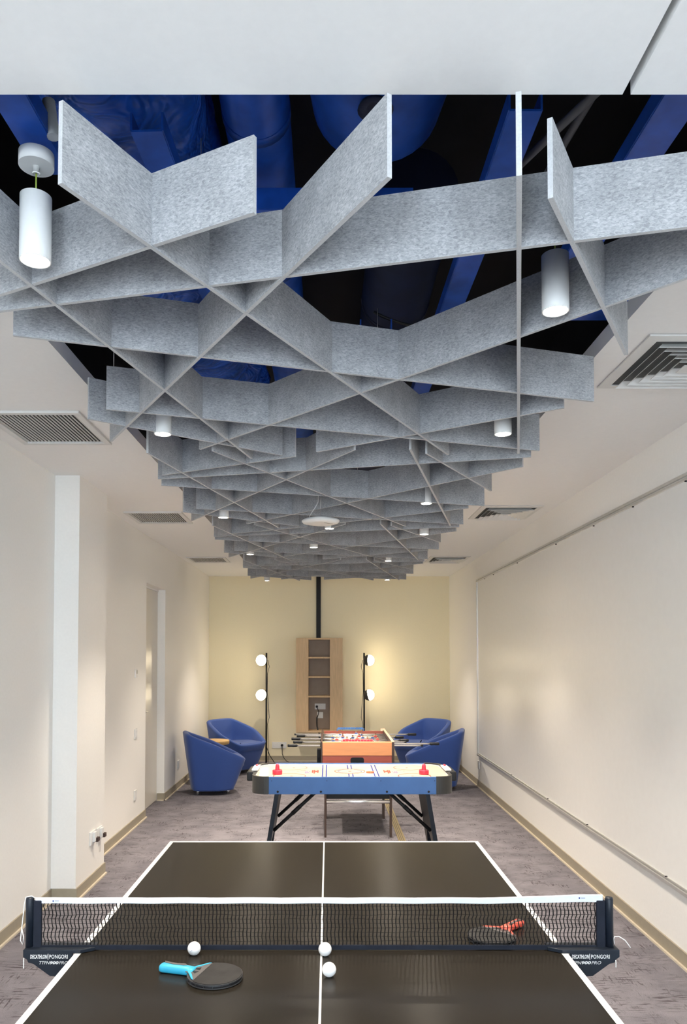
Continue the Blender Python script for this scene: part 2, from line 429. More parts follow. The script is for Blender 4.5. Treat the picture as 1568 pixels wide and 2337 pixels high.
# ------------------------------------------------------------------ plenum services above the baffles
def duct(name, label, cat, pts, r, m, n=28, seam=True, capend=None):
    t = thing(name, label, cat, pts[0])
    o = Vector(pts[0]); P = [Vector(p) - o for p in pts]
    MB().tube(P, r, n).build('duct_body', m, t)
    if seam:
        d = (P[-1] - P[0]); L_ = d.length
        for k in range(1, int(L_ / .9) + 1):
            c = P[0] + d * (k * .9 / L_); e = d.normalized() * .02
            MB().tube([c - e, c + e], (r if not isinstance(r, (list, tuple)) else r[0]) * 1.025, n).build('band', m, t)
    return t
t = thing('wrapped_duct', 'crumpled blue foil wrapped duct seen above the front baffles', 'duct', (-.645, .2, 3.45))
from mathutils import noise as mnoise
vs = []; NA, NB = 64, 170
for i in range(NB):
    for j in range(NA):
        a = 2 * PI * j / NA; yy = 5.0 * i / (NB - 1); ca, sa = math.cos(a), math.sin(a)
        p = Vector((ca * 1.6, yy * 3.2, sa * 1.6)); w = mnoise.noise(p * .6 + Vector((4, 1, 0)))
        r_ = .25 + .030 * (1 - 2.2 * abs(mnoise.noise(p * .55 + Vector((w, w, -w)) * .8))) + .016 * (1 - 2 * abs(mnoise.noise(p * 1.5))) - .02
        vs.append((r_ * ca, yy, r_ * sa))
MB().add(vs, [(i * NA + j, i * NA + (j + 1) % NA, (i + 1) * NA + (j + 1) % NA, (i + 1) * NA + j) for i in range(NB - 1) for j in range(NA)], 0, True).build('duct_body', BLUEW, t)
duct('round_duct', 'dark blue painted round duct running along the middle of the opening', 'duct', [(-.235, -.3, 3.45), (-.235, 9.5, 3.45)], .11, BLUEP, 28)
t = thing('capped_duct', 'large blue round duct with a capped end and a screw hole', 'duct', (.15, .6, 3.42))
MB().tube([(0, 0, 0), (0, 1.55, 0), (0, 1.72, 0), (0, 1.80, 0), (0, 1.84, 0)], [.22, .22, .20, .15, .06], 32).build('duct_body', BLUEP, t)
MB().lathe([(.045, 0), (.05, -.012), (.03, -.016), (.022, -.004)], (-.02, 1.45, -.215), 20).build('port', NAVY, t)
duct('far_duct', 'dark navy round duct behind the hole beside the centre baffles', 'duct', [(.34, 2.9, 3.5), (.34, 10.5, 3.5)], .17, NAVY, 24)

def channel(name, label, a, b, w=.075, h=.05, m=BLUEP):
    t = thing(name, label, 'metal channel', a)
    d = Vector(b) - Vector(a); z = Vector((0, 0, 0))
    MB().bar(z, d, w, .006, up=(0, 0, 1)).build('web', m, t)
    sd = d.normalized().cross(Vector((0, 0, 1))).normalized() * (w / 2)
    for k in (-1, 1):
        MB().bar(sd * k + Vector((0, 0, h / 2)), d + sd * k + Vector((0, 0, h / 2)), .006, h).build('flange', m, t)
    return t
channel('ceiling_channel', 'blue metal channel above the pendant lamp with the round canopy', (-.775, .8, 3.02), (-.762, 2.06, 3.02), .085)
channel('ceiling_channel', 'short blue channel hanging behind the notch between the front baffles', (-.492, 2.0, 3.10), (-.44, 3.5, 3.10), .085)
channel('ceiling_channel', 'blue metal channel slanting past the thin edge-on baffle', (.52, 1.95, 3.12), (.49, 5.9, 3.12), .085)
channel('ceiling_channel', 'blue metal channel crossing the dark right corner of the opening', (.912, .8, 3.10), (.885, 3.2, 3.10), .10)
channel('ceiling_channel', 'blue cross channel behind the second row of baffles', (-.40, 2.52, 3.16), (.28, 2.52, 3.16), .12, .07)
channel('ceiling_channel', 'blue cross channel in the gap above the right pendant lamp', (.74, 3.02, 3.06), (1.4, 3.02, 3.06), .09, .06)
channel('ceiling_channel', 'blue cross channel over the middle of the baffles', (-1.4, 4.35, 3.10), (1.4, 4.35, 3.10), .10, .06)
channel('ceiling_channel', 'blue upright plate glimpsed in the centre hole of the baffles', (.20, 3.15, 3.05), (.24, 4.3, 3.05), .13, .05)
# flexible hoses and cables
hp = [(-.79 + .004 * i, 1.72 + .012 * i, 3.16 + .016 * i) for i in range(12)]
fh = MB(); pts = []; rr = []
for i in range(45):
    q = i / 44; pts.append((-.708 - .014 * q, 1.905, 3.015 + .095 * q)); rr.append(.0115 if i % 2 else .0165)
fh.tube(pts, rr, 10)
tag(fh.build('corrugated_hose', FLEX), 'short pale corrugated cable hose above the canopy lamp', 'hose')
for k, (a, b, c, lab) in enumerate([((1.25, 1.0, 3.25), (.75, 1.7, 3.12), (.55, 2.4, 3.2), 'grey cable sagging across the dark right corner of the opening'),
                                    ((.95, .9, 3.3), (.72, 1.7, 3.2), (.70, 2.6, 3.25), 'second grey cable beside the sagging one in the opening'),
                                    ((.2, 3.3, 3.2), (.5, 3.4, 3.08), (1.0, 3.2, 3.2), 'black cable loop hanging in the centre hole of the baffles')]):
    P = []
    for i in range(17):
        q = i / 16; P.append(Vector(a) * (1 - q) ** 2 + Vector(b) * 2 * q * (1 - q) + Vector(c) * q * q)
    tag(MB().tube(P, .012 if k < 2 else .006, 8).build('ceiling_cable', mat('grey_cable', (.10, .10, .11), .6) if k < 2 else CABLE), lab, 'cable', 'cables above the baffles')

# ------------------------------------------------------------------ pendant lamps
def pendant(x, y, zb, label, canopy_z):
    t = thing('pendant_lamp', label, 'pendant lamp', (x, y, zb), 0, 'white cylinder pendant lamps')
    r, h = .0395, .172
    MB().lathe([(r - .006, .004), (r - .002, 0), (r, .002), (r, h - .002), (r - .003, h), (0.0, h)], n=36, cap=False).build('lamp_body', WHITEM, t)
    MB().lathe([(0.0, .006), (r - .005, .006)], n=36, cap=False).build('light_disc', DISC, t)
    MB().lathe([(.044, canopy_z - zb), (.044, canopy_z - zb + .034)], n=36).build('canopy', WHITEM, t)
    MB().tube([(0, 0, h), (0, 0, canopy_z - zb)], .0022, 6).build('cord', GREENW, t)
    MB().lathe([(.011, canopy_z - zb - .018), (.006, canopy_z - zb - .02), (.009, canopy_z - zb)], n=12).build('cord_grip', WHITE, t)
    ld = bpy.data.lights.new('pendant_light', 'SPOT'); ld.energy = SPOT_W; ld.color = WARM
    ld.spot_size = R(94); ld.spot_blend = 0.85; ld.shadow_soft_size = .028
    lo = bpy.data.objects.new('pendant_light', ld); C.objects.link(lo); lo.parent = t; lo.location = (0, 0, -.012)
    return t
PL = [(-.759, 1.924, 'large white cylinder pendant hanging by its round canopy at the upper left'),
      (.673, 2.211, 'large white cylinder pendant behind the slanting baffle on the upper right'),
      (-.767, 3.463, 'white cylinder pendant below the baffles near the left ceiling grille'),
      (.806, 3.463, 'white cylinder pendant beside the tip of the edge-on baffle'),
      (-.782, 5.591, 'small white cylinder pendant on the left beside the second ceiling grille'),
      (.659, 5.068, 'small white cylinder pendant on the right just before the second air diffuser'),
      (.007, 6.081, 'small white cylinder pendant directly below the wireless access point'),
      (-.142, 7.158, 'small white cylinder pendant just beyond the wireless access point, left of centre'),
      (-.798, 7.663, 'tiny white cylinder pendant on the left beside the farthest ceiling grille'),
      (.809, 6.371, 'small white cylinder pendant on the right just behind the second air diffuser'),
      (.649, 8.204, 'tiny white cylinder pendant on the right, second farthest of its row'),
      (-.851, 10.40, 'farthest white cylinder pendant on the left, above the seating corner'),
      (.801, 10.288, 'farthest white cylinder pendant on the right, at the end of the baffles')]
for i, (x, y, lab) in enumerate(PL):
    pendant(x, y, 2.70 if i != 0 else 2.70, lab, 2.95)

# ------------------------------------------------------------------ ceiling grilles and diffusers
def grille(x0, x1, y0, y1, label):
    t = thing('ceiling_grille', label, 'air grille', ((x0 + x1) / 2, (y0 + y1) / 2, ZC), 0, 'slatted air grilles')
    hx, hy = (x1 - x0) / 2, (y1 - y0) / 2; w = .035
    f = MB(); z0, z1 = -.014, 0
    f.box(-hx, hx, -hy, -hy + w, z0, z1); f.box(-hx, hx, hy - w, hy, z0, z1); f.box(-hx, -hx + w, -hy + w, hy - w, z0, z1); f.box(hx - w, hx, -hy + w, hy - w, z0, z1)
    f.build('frame', VENTM, t, bevel=.002)
    MB().box(-hx + w, hx - w, -hy + w, hy - w, -.0015, -.0002).build('duct_opening', DARKV, t)
    n = 22; sl = MB().prism([(-.0018, -.0075), (.0018, -.0075), (.0032, -.002), (-.0004, -.002)], -hy + w, hy - w, 'y').build('slat', VENTM, t)
    for i in range(n):
        o = sl if i == 0 else sl.copy()
        if i: C.objects.link(o)
        o.parent = t; o.location = (-hx + w + (i + .5) * (2 * (hx - w)) / n, 0, 0)
grille(-1.79, -1.275, 3.82, 4.41, 'white slatted air grille in the ceiling nearest on the left')
grille(-1.79, -1.28, 6.54, 7.10, 'white slatted air grille in the ceiling, middle one of the left row')
grille(-1.82, -1.32, 9.60, 10.12, 'white slatted air grille in the ceiling, farthest of the left row')
def diffuser(x0, x1, y0, y1, label):
    t = thing('air_diffuser', label, 'air diffuser', ((x0 + x1) / 2, (y0 + y1) / 2, ZC), 0, 'square four-way air diffusers')
    h = (x1 - x0) / 2; hy = (y1 - y0) / 2; sy = hy / h
    def ring(ao, zo, ai, zi, nm, mt, th=.0025):
        v = []
        for a, z in ((ao, zo), (ai, zi), (ai, zi + th), (ao, zo + th)):
            for sx_, sy_ in ((-1, -1), (1, -1), (1, 1), (-1, 1)): v.append((sx_ * a, sy_ * a * sy, z))
        fs = []
        for k in range(4):
            for j in range(4): fs.append((k * 4 + j, k * 4 + (j + 1) % 4, ((k + 1) % 4) * 4 + (j + 1) % 4, ((k + 1) % 4) * 4 + j))
        MB().add(v, fs).build(nm, mt, t)
    ring(h, -.008, h - .045, -.012, 'frame', VENTM, .006)
    MB().box(-h + .03, h - .03, -hy + .03, hy - .03, -.0015, -.0002).build('duct_opening', mat('diffuser_inside', (.16, .165, .165), .8), t)
    for k in range(5):
        a = h - .06 - k * .038
        ring(a, -.030, a - .026, -.006, 'vane', VENTM)
    a = h - .06 - 5 * .038
    MB().box(-a, a, -a * sy, a * sy, -.030, -.026).build('centre_plate', VENTM, t)
diffuser(1.25, 1.83, 2.90, 3.48, 'white square four-way air diffuser in the ceiling nearest on the right')
diffuser(1.28, 1.80, 6.27, 6.89, 'white square four-way air diffuser, middle one of the right row')
diffuser(1.29, 1.80, 9.52, 10.13, 'white square four-way air diffuser, farthest of the right row')

# ------------------------------------------------------------------ wireless access point
t = thing('access_point', 'white wireless access point hanging on a wire under the middle baffles', 'access point', (-.055, 5.2, 2.60), R(38)); t.scale = (1.12, 1.12, 1.0)
pl = []
for i in range(48):
    a = 2 * PI * i / 48; c_, s_ = math.cos(a), math.sin(a); p = 3.2
    r_ = (abs(c_) ** p + abs(s_) ** p) ** (-1 / p); pl.append((r_ * c_, r_ * s_))
mb = MB(); vs = []; lv = [(.06, -.012), (.094, -.010), (.103, .004), (.103, .012), (.09, .022), (.05, .034), (.03, .036)]
for s_, z in lv: vs += [(x * s_, y * s_, z) for x, y in pl]
n = 48; fs = [(k * n + j, k * n + (j + 1) % n, (k + 1) * n + (j + 1) % n, (k + 1) * n + j) for k in range(len(lv) - 1) for j in range(n)]
fs += [tuple(range(n))[::-1], tuple(range((len(lv) - 1) * n, len(lv) * n))]
mb.add(vs, fs, 0, True); mb.build('housing', WHITE, t)
MB().box(-.004, .06, -.045, -.041, -.0126, -.0115).build('slot', DARKV, t)
MB().tube([(0, 0, .034), (0, 0, .30)], .0015, 5).build('hanging_wire', ALU, t)
MB().tube([(-.062, .03, .015), (-.062, .03, .04), (-.05, .02, .07), (-.03, .015, .10), (-.012, .01, .14), (-.006, .01, .20)], .003, 6).build('data_cable', WHITE, t)
for bx_ in (.05, .075): MB().box(bx_ - .008, bx_ + .008, .045, .06, .022, .032).build('clip', WHITE, t)

# ------------------------------------------------------------------ whiteboard on the right wall
t = thing('whiteboard', 'wall-length pale whiteboard panel with slim metal rails on the right wall', 'whiteboard', (XR, 6.4, 1.52))
y0, y1, z0, z1 = 3.0 - 6.4, 9.69 - 6.4, -1.10, 1.115
MB().box(-.012, 0, y0, y1, z0, z1).build('panel', BOARD, t)
for (a, b) in ((z1 - .002, z1 + .016), (z1 - .024, z1 - .010)):
    MB().box(-.026, 0, y0, y1, a, b).build('top_rail', ALU, t, bevel=.002)
MB().box(-.030, -.0, y0, y1, z0 - .022, z0).build('bottom_rail', ALU, t, bevel=.003)
MB().box(-.020, -.0, y0, y1, z0 + .004, z0 + .014).build('bottom_rail', ALU, t, bevel=.002)
MB().box(-.024, 0, y1, y1 + .018, z0 - .022, z1 + .016).build('side_rail', ALU, t, bevel=.003)
MB().box(-.018, 0, y1 - .03, y1 - .016, z0, z1).build('side_rail', ALU, t, bevel=.002)
for yy in (3.4, 4.0, 4.7, 5.4, 6.3, 7.6, 8.7, 9.2): MB().box(-.022, -.008, yy - 6.4 - .004, yy - 6.4 + .004, z1 - .031, z1 - .022).build('clip', BLACKM, t)
for yy in (3.6, 4.3, 5.6, 6.6, 7.9): MB().box(-.024, -.008, yy - 6.4 - .004, yy - 6.4 + .004, z0 + .012, z0 + .018).build('clip', BLACKM, t)

# ------------------------------------------------------------------ table tennis table
TX, TY0, TY1, TZ, TH_ = -.0225, 1.03, 3.775, .76, .022
HW = .7635
t = thing('table_tennis_table', 'black table tennis table with white border lines in the foreground', 'table', (TX, (TY0 + TY1) / 2, 0))
hy = (TY1 - TY0) / 2
for sgn in (-1, 1):
    a, b = (-hy, -.003) if sgn < 0 else (.003, hy)
    MB().box(-HW, HW, a, b, TZ - TH_, TZ).build('tabletop', TABLET, t, bevel=.0025)
zl = TZ + .0006
for sx in (-1, 1):
    MB().box(min(sx * HW, sx * (HW - .0205)) + (.0012 if sx < 0 else 0), max(sx * HW, sx * (HW - .0205)) - (.0012 if sx > 0 else 0), -hy + .001, hy - .001, TZ - .0004, zl).build('side_line', LINEW, t)
    MB().box(-HW + .02, HW - .02, min(sx * (hy - .001), sx * (hy - .021)), max(sx * (hy - .001), sx * (hy - .021)), TZ - .0004, zl).build('end_line', LINEW, t)
MB().box(-.0032, .0032, -hy + .02, hy - .02, TZ - .0004, zl).build('centre_line', LINEW, t)
ap = MB()
for sx in (-1, 1): ap.box(sx * (HW - .06) - .012, sx * (HW - .06) + .012, -hy + .06, hy - .06, TZ - TH_ - .045, TZ - TH_)
for yy in (-hy + .07, -.05, .05, hy - .07): ap.box(-HW + .06, HW - .06, yy - .012, yy + .012, TZ - TH_ - .045, TZ - TH_)
ap.build('apron_frame', BLACKM, t)
for yy in (-hy + .35, -.30, .30, hy - .35):
    for sx in (-1, 1):
        MB().box(sx * .60 - .02, sx * .60 + .02, yy - .02, yy + .02, .09 if abs(yy) < .5 else .0, TZ - TH_ - .045).build('leg', BLACKM, t)
        if abs(yy) < .5:
            MB().lathe([(0, -.014), (.045, -.014), (.045, .014), (0, .014)], (sx * .60, yy, .045), 20, 0, 'x').build('wheel', BLACKP, t)

# net
NY = 2.395
t = thing('table_tennis_net', 'black mesh net with white top tape clamped across the table', 'net', (0, NY, TZ))
nx0, nx1, nz0, nz1 = -.902, .846, .014, .150
mb = MB(); nh, nv = 10, 146
def nd(i, j):
    x = nx0 + (nx1 - nx0) * i / nv; z = nz0 + (nz1 - nz0) * j / nh
    u = i / nv
    jit = (random.Random(i * 131 + j * 17).random() - .5)
    sway = .0030 * math.sin(j * 1.9 + .35 * math.sin(i * .23)) * (1 if u < .25 or u > .75 else .45)
    return Vector((x + sway + .0012 * jit, .0015 * math.sin(i * .7 + j), z + .0010 * math.sin(i * .4 + j * 2.1)))
def strand(pts, w, mb=mb):
    vs = []
    for p in pts: vs += [p + Vector(q) for q in w]
    k = len(w); n_ = len(pts)
    mb.add(vs, [(a * k + b, a * k + (b + 1) % k, (a + 1) * k + (b + 1) % k, (a + 1) * k + b) for a in range(n_ - 1) for b in range(k)])
for i in range(nv + 1): strand([nd(i, j) for j in range(nh + 1)], [(-.0017, 0, 0), (0, -.0012, 0), (.0017, 0, 0), (0, .0012, 0)])
for j in range(nh + 1): strand([nd(i, j) for i in range(nv + 1)], [(0, 0, -.0007), (0, -.0009, 0), (0, 0, .0007), (0, .0009, 0)])
tag(mb.build('net_mesh', NETM, t, fix=False), kind='stuff')
tp = MB()
N_ = 60; tv = []
for i in range(N_ + 1):
    u = i / N_; x = -.918 + (.858 + .918) * u; q = max(0, (u - .78) / .22); zt = .162 + .010 * q * q * (3 - 2 * q) + .0006 * math.sin(i * .9); w = .0165 + .006 * q
    tv += [(x, -.0035, zt - w), (x, -.0038, zt - .001), (x, 0, zt + .0008), (x, .0038, zt - .001), (x, .0035, zt - w)]
tp.add(tv, [(a * 5 + b, a * 5 + b + 1, (a + 1) * 5 + b + 1, (a + 1) * 5 + b) for a in range(N_) for b in range(4)], 0, False)
tape = tp.build('top_tape', TAPE, t, fix=False)
for (px_, zz) in ((-.857, .1535), (.790, .1625)):
    MB().box(px_, px_ + .013, -.0046, -.0038, zz - .0006, zz + .0006).box(px_ - .007, px_ - .003, -.0046, -.0038, zz - .0025, zz + .002).build('print_mark', LBLUE, tape)
MB().box(-.905, .850, -.003, .003, .002, .016).build('bottom_band', BANDM, t)
for (a, b) in ((-.924, -.898), (.838, .866)):
    MB().box(a, b, -.006, .006, .005, .155).build('sleeve', BANDM, t, bevel=.003)
for sx, px_ in ((-1, -.936), (1, .879)):
    MB().lathe([(0, .008), (.0125, .008), (.0125, .158), (.0105, .164), (0, .164)], (px_, 0, 0), 20).build('post', NAVYP, t)
CLC = TX
for sx in (-1, 1):
    def X(v): return CLC + sx * v
    poly = [(.922, .012), (.922, -.010), (.910, -.018), (.906, -.027), (.890, -.031), (.838, -.068), (.812, -.070), (.768, -.070), (.768, .012)]
    cl = MB().prism([(X(a), b) for a, b in poly], -.030, -.024, 'y')
    cl.box(min(X(.766), X(.922)), max(X(.766), X(.922)), -.024, .034, .004, .012)
    cl.box(min(X(.762), X(.86)), max(X(.762), X(.86)), -.024, .030, -.052, -.040)
    arm = [(X(.770), -.030), (X(.745), -.030), (X(.706), -.006), (X(.706), .034), (X(.770), .034)]
    cl.prism(arm, .0012, .012, 'z')
    clamp = cl.build('clamp', NAVYP, t, bevel=.0015)
    tf = -.0304
    if sx < 0: a0, aw, b0, p0, pw_, c0, cw = -.9215, .0525, -.8665, -.8625, .057, -.8935, .0885
    else: a0, aw, b0, p0, pw_, c0, cw = .7520, .0525, .8065, .8110, .0575, .7450, .0965
    text_mesh('lettering', 'DECATHLON', LINEW, clamp, aw, .0125, (a0, tf, -.0145), shear=.08, bold=.025)
    text_mesh('lettering', 'PONGORI', LINEW, clamp, pw_, .0125, (p0, tf, -.0145), bold=.012, spacing=1.1)
    MB().box(b0 - .0008, b0 + .0008, tf - .0002, tf, -.018, .0005).build('lettering', LINEW, clamp)
    text_mesh('lettering', 'TTPN', LINEW, clamp, cw * .37, .0092, (c0, tf, -.0315), shear=.25)
    text_mesh('lettering', '900', LINEW, clamp, cw * .30, .0092, (c0 + cw * .375, tf, -.0315), shear=.2, bold=.03)
    text_mesh('lettering', 'PRO', LINEW, clamp, cw * .31, .0092, (c0 + cw * .69, tf, -.0315), shear=.25)
    if sx > 0:
        mk = MB()
        mk.lathe([(0, -.0003), (.0021, -.0003), (0, 0)], (.768, tf, -.042), 8, 0, 'y'); mk.lathe([(0, -.0003), (.0024, -.0003), (0, 0)], (.775, tf, -.048), 8, 0, 'y')
        mk.bar((.768, tf - .0002, -.044), (.771, tf - .0002, -.052), .0004, .0022, up=(1, 0, 0)); mk.bar((.775, tf - .0002, -.050), (.769, tf - .0002, -.058), .0004, .0022, up=(1, 0, 0))
        mk.build('logo_mark', LINEW, clamp)
# cords
MB().tube([(-.915, 0, .158), (-.93, -.002, .168), (-.947, -.004, .165), (-.951, -.006, .145), (-.957, -.01, .07), (-.960, -.012, .035), (-.952, -.012, .02), (-.950, -.012, .045), (-.957, -.01, .07)], .0016, 6).build('cord', LINEW, t)
mb = MB()
for k in range(7): mb.ell((-.9405, -.033, -.014 - k * .0045), (.0022, .0022, .0026), 6, 4)
mb.build('bead_chain', LINEW, t)
MB().tube([(.894, -.002, .02), (.890, -.004, .035), (.893, -.006, .044), (.905, -.01, .046), (.923, -.012, .035), (.936, -.013, .018), (.940, -.013, .012)], .0016, 6).build('cord', LINEW, t)
mb = MB()
for k in range(5): mb.ell((.886, -.033, -.020 - k * .0045), (.0022, .0022, .0026), 6, 4)
mb.build('bead_chain', LINEW, t)

# balls
for (x, y, lab, mk) in ((-.414, 2.356, 'white table tennis ball with printed marks just beyond the blue-handled paddle', True),
                        (-.011, 2.350, 'plain white ball touching the net beside the centre line', False),
                        (.0015, 2.200, 'plain white ball nearest the camera right of the centre line', False)):
    t = thing('table_tennis_ball', lab, 'ball', (x, y, TZ + .0202), 0, 'white table tennis balls')
    MB().sphere((0, 0, 0), .0202, 32, 20).build('ball_shell', BALLM, t)
    if mk:
        m_ = MB()
        def onb(u, v, w, h):
            q = []
            for du, dv in ((-w, -h), (w, -h), (w, h), (-w, h)):
                a_, b_ = u + du, v + dv; q.append((.02035 * math.sin(a_) * math.cos(b_), -.02035 * math.cos(a_) * math.cos(b_), .02035 * math.sin(b_)))
            m_.add(q, [(0, 1, 2, 3)])
        onb(-.22, .02, .04, .03); onb(-.15, .07, .03, .025); onb(-.34, -.18, .02, .13); onb(-.44, -.12, .012, .12)
        m_.build('print_mark', LBLUE, t)

# paddles
def paddle(label, loc, rz, hmat, tilt=0.0):
    t = thing('table_tennis_paddle', label, 'paddle', loc, rz)   # local +X is the head centre, handle towards -X
    n = 56; hr = .0765
    def outline(k, s=1.0):
        a = 2 * PI * k / n; x, y = math.cos(a), math.sin(a)
        r_ = hr * (1 + .035 * x) * s; return (x * r_ * 1.04, y * r_)
    ol = [outline(k) for k in range(n)]
    MB().prism(ol, .0015, .0045, 'z').build('blade', PADRIM, t)
    MB().prism(ol, .0105, .0135, 'z').build('blade', PADRIM, t)
    sp = MB()
    for k in range(0, n, 3):
        a = 2 * PI * (k + .5) / n; c_, s_ = math.cos(a), math.sin(a)
        sp.bar((c_ * hr * .92, s_ * hr * .92, .0075), (c_ * hr * 1.0, s_ * hr * 1.0, .0075), .0022, .0066)
    sp.prism([outline(k, .90) for k in range(n)], .0045, .0105, 'z')
    sp.build('edge_ribs', PADRIM, t)
    cut = -.036
    rb = [p for p in [outline(k, .97) for k in range(n)] if p[0] > cut]
    ya = math.sqrt(max(0, (hr * .97) ** 2 - cut ** 2)) * .98
    i0 = next(i for i in range(len(rb)) if rb[i][1] < 0 and rb[i - 1][1] > 0) if True else 0
    MB().prism(rb, .0135, .0152, 'z').build('rubber', RUBBER, t)
    # throat with two triangular openings
    th = MB()
    th.prism([(-.034, .062), (-.040, .058), (-.056, .030), (-.083, .016), (-.083, -.016), (-.056, -.030), (-.040, -.058), (-.034, -.062)], .0135, .0165, 'z')
    th.build('throat', PADBODY, t, bevel=.001)
    for s_ in (-1, 1): MB().prism([(-.046, s_ * .004), (-.050, s_ * .022), (-.072, s_ * .006)], .0164, .0168, 'z').build('throat_opening', BLACKP, t)
    # handle: flared, rounded cross section
    hb = MB(); secs = [(-.062, .016, .010), (-.080, .0145, .0115), (-.105, .0135, .012), (-.135, .0145, .012), (-.160, .0165, .012), (-.168, .0155, .010), (-.170, .011, .007)]
    vs = []; m2 = 20
    for x, hw_, hh in secs:
        for j in range(m2):
            a = 2 * PI * j / m2; c_, s_ = math.cos(a), math.sin(a); p = .65
            vs.append((x, hw_ * math.copysign(abs(c_) ** p, c_), .0125 + hh * math.copysign(abs(s_) ** p, s_)))
    k_ = len(secs)
    fs = [(i * m2 + j, i * m2 + (j + 1) % m2, (i + 1) * m2 + (j + 1) % m2, (i + 1) * m2 + j) for i in range(k_ - 1) for j in range(m2)]
    fs += [tuple(range(m2)), tuple(range((k_ - 1) * m2, k_ * m2))]
    hb.add(vs, fs, 0, True); h_ = hb.build('handle', hmat, t)
    MB().prism([(-.096, .0115), (-.088, .006), (-.098, .001), (-.130, -.001), (-.158, .004), (-.163, .0125), (-.140, .009), (-.120, .0075)], .0222, .0262, 'z').build('handle_inlay', PADBODY, h_)
    for s_ in (-1, 1): MB().prism([(-.055, s_ * .030), (-.036, s_ * .060), (-.043, s_ * .057), (-.075, s_ * .016), (-.083, s_ * .012), (-.083, s_ * .004), (-.070, s_ * .012)], .0163, .0176, 'z').build('handle_wing', hmat, h_)
    return t
paddle('table tennis paddle with a cyan and grey handle lying near the net', (-.327, 2.187, TZ + .0005), R(-17), CYAN)
paddle('table tennis paddle with a red handle lying behind the net', (.532, 2.488, TZ + .0005), R(-136), REDH)

# ------------------------------------------------------------------ air hockey table
AX, AY, AW, AD = .1775, 6.01, .755, .37
t = thing('air_hockey_table', 'blue air hockey table with cream playfield and folding black legs', 'game table', (AX, AY, 0))
def rrect(hx, hy, r, n=8):
    P = []
    for cx, cy, a0 in ((hx - r, hy - r, 0), (-hx + r, hy - r, 90), (-hx + r, -hy + r, 180), (hx - r, -hy + r, 270)):
        for k in range(n + 1):
            a = R(a0 + 90 * k / n); P.append((cx + r * math.cos(a), cy + r * math.sin(a)))
    return P
zb, zt, zs = .648, .778, .762
def ringwall(po, pi_, z0, z1, lo, hi):
    """wall between outer and inner outlines, split by x into body and corner pieces"""
    mb = MB(); n = len(po)
    for j in range(n):
        k = (j + 1) % n
        mx = (po[j][0] + po[k][0]) / 2
        if not (lo <= abs(mx) <= hi): continue
        v = [(*po[j], z0), (*po[k], z0), (*po[k], z1), (*po[j], z1), (*pi_[j], z0), (*pi_[k], z0), (*pi_[k], z1), (*pi_[j], z1)]
        mb.add(v, [(0, 1, 2, 3), (4, 7, 6, 5), (3, 2, 6, 7), (0, 4, 5, 1), (0, 3, 7, 4), (1, 5, 6, 2)])
    return mb
def densify(P, m=14):
    out = []
    for j in range(len(P)):
        a, b = P[j], P[(j + 1) % len(P)]
        d = math.hypot(a[0] - b[0], a[1] - b[1]); k = max(1, int(d / .02))
        out += [(a[0] + (b[0] - a[0]) * i / k, a[1] + (b[1] - a[1]) * i / k) for i in range(k)]
    return out
po = rrect(AW, AD, .115, 10); pi_ = rrect(AW - .022, AD - .022, .093, 10)
XC = .622
def longside(sy):
    mb = MB(); mb.box(-XC, XC, min(sy * AD, sy * (AD - .02)), max(sy * AD, sy * (AD - .02)), zb, zt - .002); return mb
for sy in (-1, 1):
    sp_ = longside(sy).build('side_panel', AHBLUE, t, bevel=.003)
    if sy < 0:
        for bx_, bz in ((-.555, .668), (-.235, .668), (.255, .668), (.565, .668)):
            MB().lathe([(0, -.006), (.006, -.006), (.0085, -.001), (.0085, 0)], (bx_, -AD, bz), 12, 0, 'y').build('bolt', BLACKM, sp_)
        for bx_ in (-.60, -.19, .21, .61): MB().lathe([(0, -.002), (.003, -.002), (.003, 0)], (bx_, -AD, .748), 8, 0, 'y').build('screw', BLACKM, sp_)
for sx in (-1, 1):
    mb = MB(); n = len(po)
    for j in range(n):
        k = (j + 1) % n; pa, pb = po[j], po[k]
        if (pa[0] + pb[0]) / 2 * sx < .3 or abs(pa[1] - pb[1]) + abs(pa[0] - pb[0]) < 1e-6: continue
        mb.add([(*pa, zb), (*pb, zb), (*pb, zt), (*pa, zt), (*pi_[j], zb), (*pi_[k], zb), (*pi_[k], zt), (*pi_[j], zt)],
               [(0, 1, 2, 3), (4, 7, 6, 5), (3, 2, 6, 7), (0, 4, 5, 1)], 0, False)
    for sy in (-1, 1): mb.box(min(sx * XC, sx * (AW - .115)), max(sx * XC, sx * (AW - .115)), min(sy * AD, sy * (AD - .022)), max(sy * AD, sy * (AD - .022)), zb, zt)
    mb.build('end_bumper', mat('bumper_black', (.030, .030, .028), .4), t)
    # goal box with scorer
    gx = sx * (AW + .012)
    g = MB().box(min(sx * (AW - .004), sx * (AW + .055)), max(sx * (AW - .004), sx * (AW + .055)), -.15, .15, zt - .07, zt + .004).build('goal_box', BLACKP, t, bevel=.012)
    MB().box(min(sx * (AW - .03), sx * (AW + .02)), max(sx * (AW - .03), sx * (AW + .02)), -.12, .12, zt + .004, zt + .018).build('scorer', WHITEM, g, bevel=.004)
    MB().box(min(sx * (AW - .012), sx * (AW + .004)), max(sx * (AW - .012), sx * (AW + .004)), .055, .10, zt + .018, zt + .026).build('score_slider', RED, g, bevel=.002)
sb = MB().prism(rrect(AW - .021, AD - .019, .094, 10), zs - .03, zs, 'z').build('playfield', AHSURF, t)
MB().prism(rrect(AW - .025, AD - .025, .09, 8), zb + .003, zb + .02, 'z').build('bottom_panel', BLACKP, t)
rim = MB(); a_, b_ = rrect(AW - .0215, AD - .0195, .094, 10), rrect(AW - .026, AD - .024, .09, 10)
n = len(a_)
